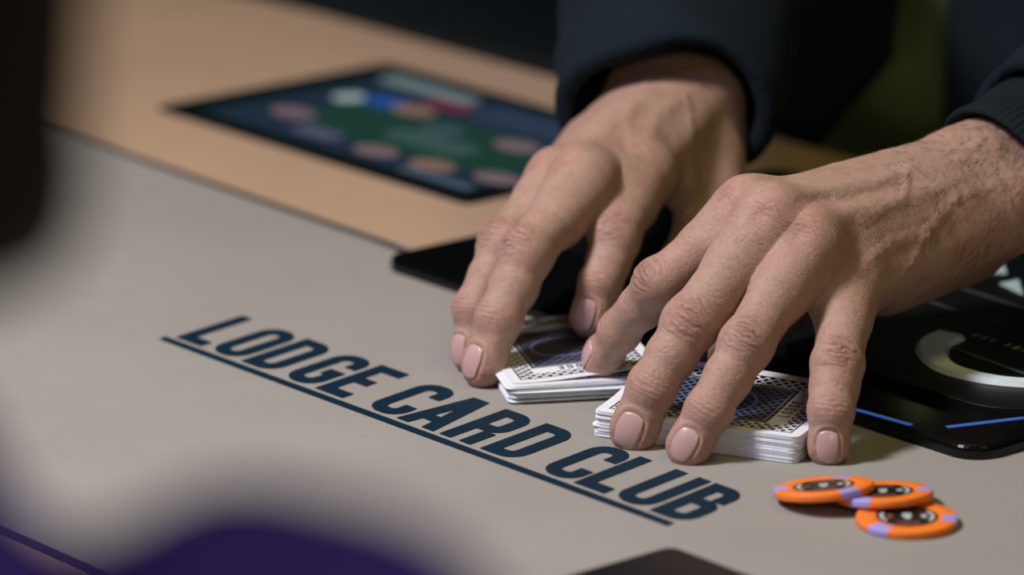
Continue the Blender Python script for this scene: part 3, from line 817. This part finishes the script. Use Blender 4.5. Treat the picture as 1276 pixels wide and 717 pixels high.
        c[:, :3] = np.array((.46, .30, .275)) * (1 - f1) + np.array((.54, .43, .37)) * f1
        c[:, :3] = c[:, :3] * (1 - f0) + np.array((.50, .37, .345)) * f0
        at = o.data.color_attributes.new('tint', 'FLOAT_COLOR', 'POINT'); at.data.foreach_set('color', c.astype(np.float32).ravel())
        return o

HL = Hand(HAND_L, dict(index=(12, 10, 8.8, 8.2), middle=(12.5, 11.4, 9.9, 9.5), ring=(12, 10.8, 9.2, 8.6), pinky=(11, 10.4, 9.2, 8.0)),
          dict(index=(-.62, -.45, .6), middle=(-.25, -.9, .35), ring=(-.30, -.9, .3), pinky=(-.12, -1, .12)),
          (.30, -.10, -.95), (-.35, -.85, .3), (15, 12.5, 11, 10), (-.2, .9, .3), 'L')
HL.heel_r = (18, 14.5); HL.vein_h = .5; HL.veins = [[(6, -12), (28, -10), (48, -18), (70, -17), (92, -20)], [(48, -18), (62, -6), (88, -6)], [(10, 8), (34, 4), (55, 10), (74, 6), (96, 9)], [(34, 4), (44, -6), (48, -18)], [(55, 10), (70, 18), (84, 22)]]
HR = Hand(HAND_R, dict(index=(12, 10.2, 8.9, 8.4), middle=(12.5, 11.2, 9.6, 8.9), ring=(12, 10.4, 9.0, 8.2), pinky=(10.5, 9, 8, 7.2)),
          dict(index=(-.30, -.75, .6), middle=(-.62, -.6, .5), ring=(-.72, -.5, .5), pinky=(-.7, -.4, .6)),
          (-.97, .1, -.1), (.05, -.45, .9), (15, 12.5, 11, 10), (.8, -.3, .5), 'R')
HR.heel_r = (13, 11); HR.vein_h = .4; HR.veins = [[(4, -14), (30, -6), (55, -12), (82, -10)], [(30, -6), (52, 6), (76, 8)], [(10, 10), (40, 16), (68, 18), (92, 14)]]

dealer = empty('person', (267, 321, -750), (0, 0, 0))
tag(dealer, 'person in dark navy jacket over green shirt, both hands squaring two packets of cards', 'person')
PB = np.array((267., 321., -750.))
def join(parts):
    Vs, Fs, n = [], [], 0
    for V, F in parts: Vs.append(V); Fs.append(F + n); n += len(V)
    return np.concatenate(Vs), np.concatenate(Fs)
SHR, SHL = np.array((145., 470., 370.)), np.array((395., 178., 370.))
DH = np.array((255., 311., 545.)); EM = np.array((EX, EY, 0.)); MMV = np.array((-EY, EX, 0.))
def torso_d(P, gw, gd):
    c = np.array((267., 321., 0.)); q = P - c; x = q @ EM; y = q @ MMV; z = P[:, 2]
    w = 150 + 25 * np.clip(z / 300, 0, 1) + gw; dd = 92 + gd
    r = np.sqrt((x / w) ** 2 + (y / dd) ** 2); return (r - 1) * dd * .9
def dealer_core(P):
    d = smax(torso_d(P, 0, 0), np.abs(P[:, 2] - 20) - 350, 60)
    d = smin(d, rc(P, (262, 316, 350), DH - np.array((0, 0, 60)), 62, 54), 30)
    ax = np.stack([EM, -MMV, np.array((0, 0, 1.))])
    d = smin(d, ell(P, DH, (76, 94, 110), ax), 20); d = smin(d, ell(P, DH - MMV * 44 - np.array((0, 0, 55)), (48, 50, 52), ax), 30)
    d = smin(d, ell(P, DH - MMV * 98 - np.array((0, 0, 18)), (13, 18, 22), ax), 12)
    for sg in (-1, 1):
        d = smin(d, ell(P, DH + EM * 77 * sg - np.array((0, 0, 12)), (9, 18, 30), ax), 6)
        d = smax(d, -ell(P, DH - MMV * 96 + EM * 30 * sg + np.array((0, 0, 6)), (16, 12, 10), ax), 8)
    for sh_, H in ((SHR, HR), (SHL, HL)):
        d = smin(d, smin(rc(P, sh_, H.E, 50, 34), rc(P, H.E, H.W + H.ax * 65, 32, 23), 20), 45)
    return d
Vh, Fh, tint = [], [], []
for H in (HL, HR):
    v, f, t = H.build(); Vh.append((v, f)); tint.append(t)
Vc, Fc = surface_nets(dealer_core, (-20, -150, -360), (500, 560, 690), 7); Vc = project(dealer_core, relax(Vc, Fc, 2), Fc, 2)
tint.append(np.tile(np.array((.345, .232, .172)), (len(Vc), 1)))
V, F = join(Vh + [(Vc, Fc)])
body = from_np('body', V - PB, F, 'skin', dealer)
c = np.ones((len(V), 4), np.float32); c[:, :3] = np.concatenate(tint)
body.data.color_attributes.new('tint', 'FLOAT_COLOR', 'POINT').data.foreach_set('color', c.ravel())
def shift_nail(o):
    co = np.empty(len(o.data.vertices) * 3, np.float32); o.data.vertices.foreach_get('co', co)
    co = co.reshape(-1, 3) - (PB * MM).astype(np.float32); o.data.vertices.foreach_set('co', co.ravel()); o.data.update()
for H in (HL, HR):
    for k in FN:
        if H is HR and k == 'pinky': continue
        shift_nail(H.nail(k, dealer))

# fine dark hairs over the back of the left hand, wrist and fingers
def arm_hair():
    v, f = Vh[0]; N = vnormals(v, f); H = HL
    fc = v[f].mean(1); fn = N[f[:, 0]]
    u = (fc - H.W) @ unit(H.J['middle'][0] - H.W); wt = np.clip((fn @ np.array((-.3, -.85, .35))) * 1.2, 0, 1) * np.where(u < 62, np.clip(1.0 - u / 75, 0, 1.25), 0)
    r = np.random.default_rng(5); wt = wt / wt.sum(); pick = r.choice(len(fc), 1000, p=wt)
    dirv = unit(np.array((-.30, -.1, -.95)) )
    VV, FF = [], []
    for i in pick:
        n = fn[i]; d = dirv * .8 - H.ax * .75 + r.normal(size=3) * .38; d = unit(d - n * (d @ n)); L = r.uniform(4.5, 10); b = np.cross(d, n); p = fc[i]
        base = len(VV)
        for s_, w_ in ((0, .075), (.35, .07), (.7, .05), (1.0, .015)):
            q = p + d * L * s_ + n * (.1 + 1.3 * math.sin(s_ * 2.2) * .7) + b * L * .12 * s_ * s_
            VV += [q - b * w_, q + b * w_, q + n * w_ * 1.5]
        for a in range(3):
            for e in range(3): FF.append((base + a * 3 + e, base + a * 3 + (e + 1) % 3, base + a * 3 + 3 + (e + 1) % 3, base + a * 3 + 3 + e))
    o = from_np('arm_hair', np.array(VV) - PB, FF, 'arm_hair', dealer); o['kind'] = 'stuff'
arm_hair()

# clothing
def cloth_part(name, fn, lo, hi, h, mat, label=None, fold=0.0, wl=60, parent=None, relax_n=1):
    V, F = surface_nets(fn, lo, hi, h); V = project(fn, relax(V, F, relax_n), F, 1)
    if fold: V = V + vnormals(V, F) * (wob(V, wl, 21) * fold)[:, None]
    o = from_np(name, V - PB, F, mat, parent or dealer)
    if label: o['label'] = label
    return o
def dealer_hair(P):
    ax = np.stack([EM, -MMV, np.array((0, 0, 1.))]); d = ell(P, DH + np.array((0, 0, 8)) + MMV * 8, (84, 101, 114), ax)
    return smax(d + wob(P, 18, 9), (DH - P) @ MMV - 40 - np.clip((P[:, 2] - DH[2]) * .6, -60, 60), 10)
def dealer_hair_mesh():
    V, F = surface_nets(dealer_hair, DH - 150, DH + 150, 5); from_np('hair', relax(V, F, 1) - PB, F, 'hair', dealer)
dealer_hair_mesh()
def shirt_fn(P): return smax(torso_d(P, 9, 10), np.abs(P[:, 2] + 10) - 340, 20)
cloth_part('shirt', shirt_fn, (40, 120, -360), (500, 540, 345), 6, 'shirt', 'olive green shirt', 3.0, 70)
R_CUFF = np.array((68., 4., 78.)); R_AX = unit(HR.E - R_CUFF)
def sleeve(P, C0, E, S, r0, r1, r2, flat=1.0, up=None):
    if up is not None: 
        q = P - C0; P = P + np.outer(q @ up, up) * (flat - 1)
        E = E + up * ((E - C0) @ up) * (flat - 1); S = S + up * ((S - C0) @ up) * (flat - 1)
    return smin(rc(P, C0, E, r0, r1), rc(P, E, S, r1, r2), 25)
def jacket_fn(P):
    body_o = smax(torso_d(P, 26, 30), np.abs(P[:, 2] - 5) - 372, 15); body_i = torso_d(P, 15, 17)
    shell = np.maximum(body_o, -body_i)
    q = P - np.array((267., 321., 0.)); x = q @ EM; y = q @ MMV
    gap = np.maximum(np.maximum(-27 + np.clip(P[:, 2] - 10, -60, 40) * 1.0 - x, x - 47), y)             # open front
    shell = smax(shell, -gap, 8)
    o, i = None, None
    up = unit(np.array((0, -.35, .94)))
    sr_o = sleeve(P, R_CUFF - R_AX * 40, HR.E, SHR, 47, 68, 72, 1.2, up); sr_i = sleeve(P, R_CUFF - R_AX * 40, HR.E, SHR, 38, 57, 60, 1.2, up)
    cut = -((P - R_CUFF) @ R_AX) + 5 * np.sin(((P - R_CUFF) @ np.array((1., 0, 0))) / 14)
    sr = smax(np.maximum(sr_o, -sr_i), cut, 2.5)
    LC = HL.W + HL.ax * 42
    sl_o = sleeve(P, LC - HL.ax * 30, HL.E, SHL, 40, 57, 70); sl_i = sleeve(P, LC - HL.ax * 30, HL.E, SHL, 32, 47, 58)
    sl = smax(np.maximum(sl_o, -sl_i), -((P - LC) @ HL.ax), 2.5)
    return np.minimum(np.minimum(shell, sr), sl)
jacket = cloth_part('jacket', jacket_fn, (-30, -140, -385), (520, 580, 450), 3.4, 'jacket', 'dark navy jacket hanging open', 1.6, 46)
# ribbed knit cuff of the left sleeve
def ribbed_cuff(H, s0, s1, ra, rb, ribs):
    n = ribs * 6; prof = []
    for k in range(9): prof.append((s0 + (s1 - s0) * k / 8, 1.0, 0))
    inner = [(s1 - 1, .90, 1), (s0 + 2, .88, 1), (s0 - .6, .93, 1)]
    V = []; rows = [(s0 - 1.2, .97, 1)] + prof + inner
    for s_, sc, nr in rows:
        for i in range(n):
            a = 2 * math.pi * i / n; rr = sc + (0 if nr else .017 * (math.sin(a * ribs) ** 3)) + .02 * math.sin(2 * a + s_ * .2)
            V.append(H.W + H.ax * s_ + H.lat * (ra * rr * math.cos(a)) + H.wd * (rb * rr * math.sin(a)))
    m = len(rows)
    F = [(i * n + k, i * n + (k + 1) % n, ((i + 1) % m) * n + (k + 1) % n, ((i + 1) % m) * n + k) for i in range(m) for k in range(n)]
    o = from_np('cuff', np.array(V) - PB, F, 'cuff_knit', jacket); o['label'] = 'black ribbed knit cuff'; return o
ribbed_cuff(HL, 13, 62, 34.5, 28, 64)

# ------------------------------------------------------------------ seated player close to the camera, seen from behind
player = empty('person', (-165, -1230, -750)); tag(player, 'person with black hair and purple hooded top, blurred, seated across from the card handler', 'person')
PB2 = np.array((-165., -1230., -750.))
HC = np.array((-165., -1205., 430.)); PM = unit((.18, .98, 0)); PE = np.array((PM[1], -PM[0], 0))
def pl(e, m, z): return np.array((-165., -1230., 0.)) + PE * e + PM * m + np.array((0, 0, z))
def player_core(P):
    d = ell(P, HC, (78, 96, 112), np.stack([PE, PM, np.array((0, 0, 1.))]))
    d = smin(d, ell(P, HC + PM * 45 - np.array((0, 0, 55)), (48, 50, 52)), 30)
    d = smin(d, ell(P, HC + PM * 99 - np.array((0, 0, 18)), (13, 18, 22)), 12)          # nose
    for sg in (-1, 1): d = smin(d, ell(P, HC + PE * 78 * sg - np.array((0, 0, 12)), (9, 18, 30)), 6)
    d = smin(d, rc(P, HC - np.array((0, 0, 60)), pl(0, -20, 225), 54, 58), 20)
    t = None
    q = P - pl(0, -25, 0); x = q @ PE; y = q @ PM
    t = smax((np.sqrt((x / 145) ** 2 + (y / 92) ** 2) - 1) * 85, np.abs(P[:, 2] + 120) - 310, 80)
    d = smin(d, t, 24)
    for sg in (-1, 1):
        S = np.array((-46., -1262., 262.)) if sg > 0 else pl(-172, -25, 240); E_ = pl(205 * sg, 20, 30); Wr = pl(70 * sg, 95, -40)
        d = smin(d, smin(rc(P, S, E_, 36, 34), rc(P, E_, Wr, 32, 24), 20), 24)
    return d
V, F = surface_nets(player_core, (-480, -1620, -380), (190, -880, 590), 8); V = project(player_core, relax(V, F, 2), F, 2)
body2 = from_np('body', V - PB2, F, 'skin', player)
c = np.ones((len(V), 4), np.float32); c[:, :3] = (.475, .275, .185)
body2.data.color_attributes.new('tint', 'FLOAT_COLOR', 'POINT').data.foreach_set('color', c.ravel())
def hair_fn(P):
    d = ell(P, HC + np.array((0, 0, 8)) - PM * 8, (88, 104, 118), np.stack([PE, PM, np.array((0, 0, 1.))]))
    d = smin(d, smax(rc(P, HC + np.array((0, 0, 25)) - PM * 14, HC - np.array((0, 0, 60)) - PM * 14, 89, 90), HC[2] - 74 - P[:, 2], 8), 12)
    d = smin(d, ell(P, HC - PM * 45 - np.array((0, 0, 50)), (70, 55, 62), np.stack([PE, PM, np.array((0, 0, 1.))])), 20)
    face = (P - HC) @ PM - 62 + np.maximum((P[:, 2] - HC[2] - 45) * -.2, -14)
    return smax(d + wob(P, 18, 9) * 1.2, face, 12)
V, F = surface_nets(hair_fn, HC - 150, HC + 150, 5); V = relax(V, F, 1)
from_np('hair', V - PB2, F, 'hair', player)
def hoodie_fn(P):
    q = P - pl(0, -25, 0); x = q @ PE; y = q @ PM
    d = smax((np.sqrt((x / 165) ** 2 + (y / 114) ** 2) - 1) * 100, np.abs(P[:, 2] + 110) - 330, 90)
    d = smin(d, rc(P, pl(3, -25, 284), pl(3, -25, 190), 87, 93), 12)     # hood bunched at the neck
    for sg in (-1, 1):
        S = np.array((-44., -1262., 273.)) if sg > 0 else pl(-178, -25, 250); E_ = pl(208 * sg, 20, 30); Wr = pl(66 * sg, 98, -42)
        d = smin(d, smin(rc(P, S, E_, 50, 50), rc(P, E_, Wr, 50, 44), 20), 16)
    return np.maximum(d, -(player_core(P) - 2.0) if False else -1e9) if False else d
V, F = surface_nets(hoodie_fn, (-500, -1640, -380), (210, -880, 520), 8); V = project(hoodie_fn, relax(V, F, 2), F, 1)
V = V + vnormals(V, F) * (wob(V, 60, 31) * 2.5)[:, None]
o = from_np('hooded_top', V - PB2, F, 'hoodie', player); o['label'] = 'purple hooded top'
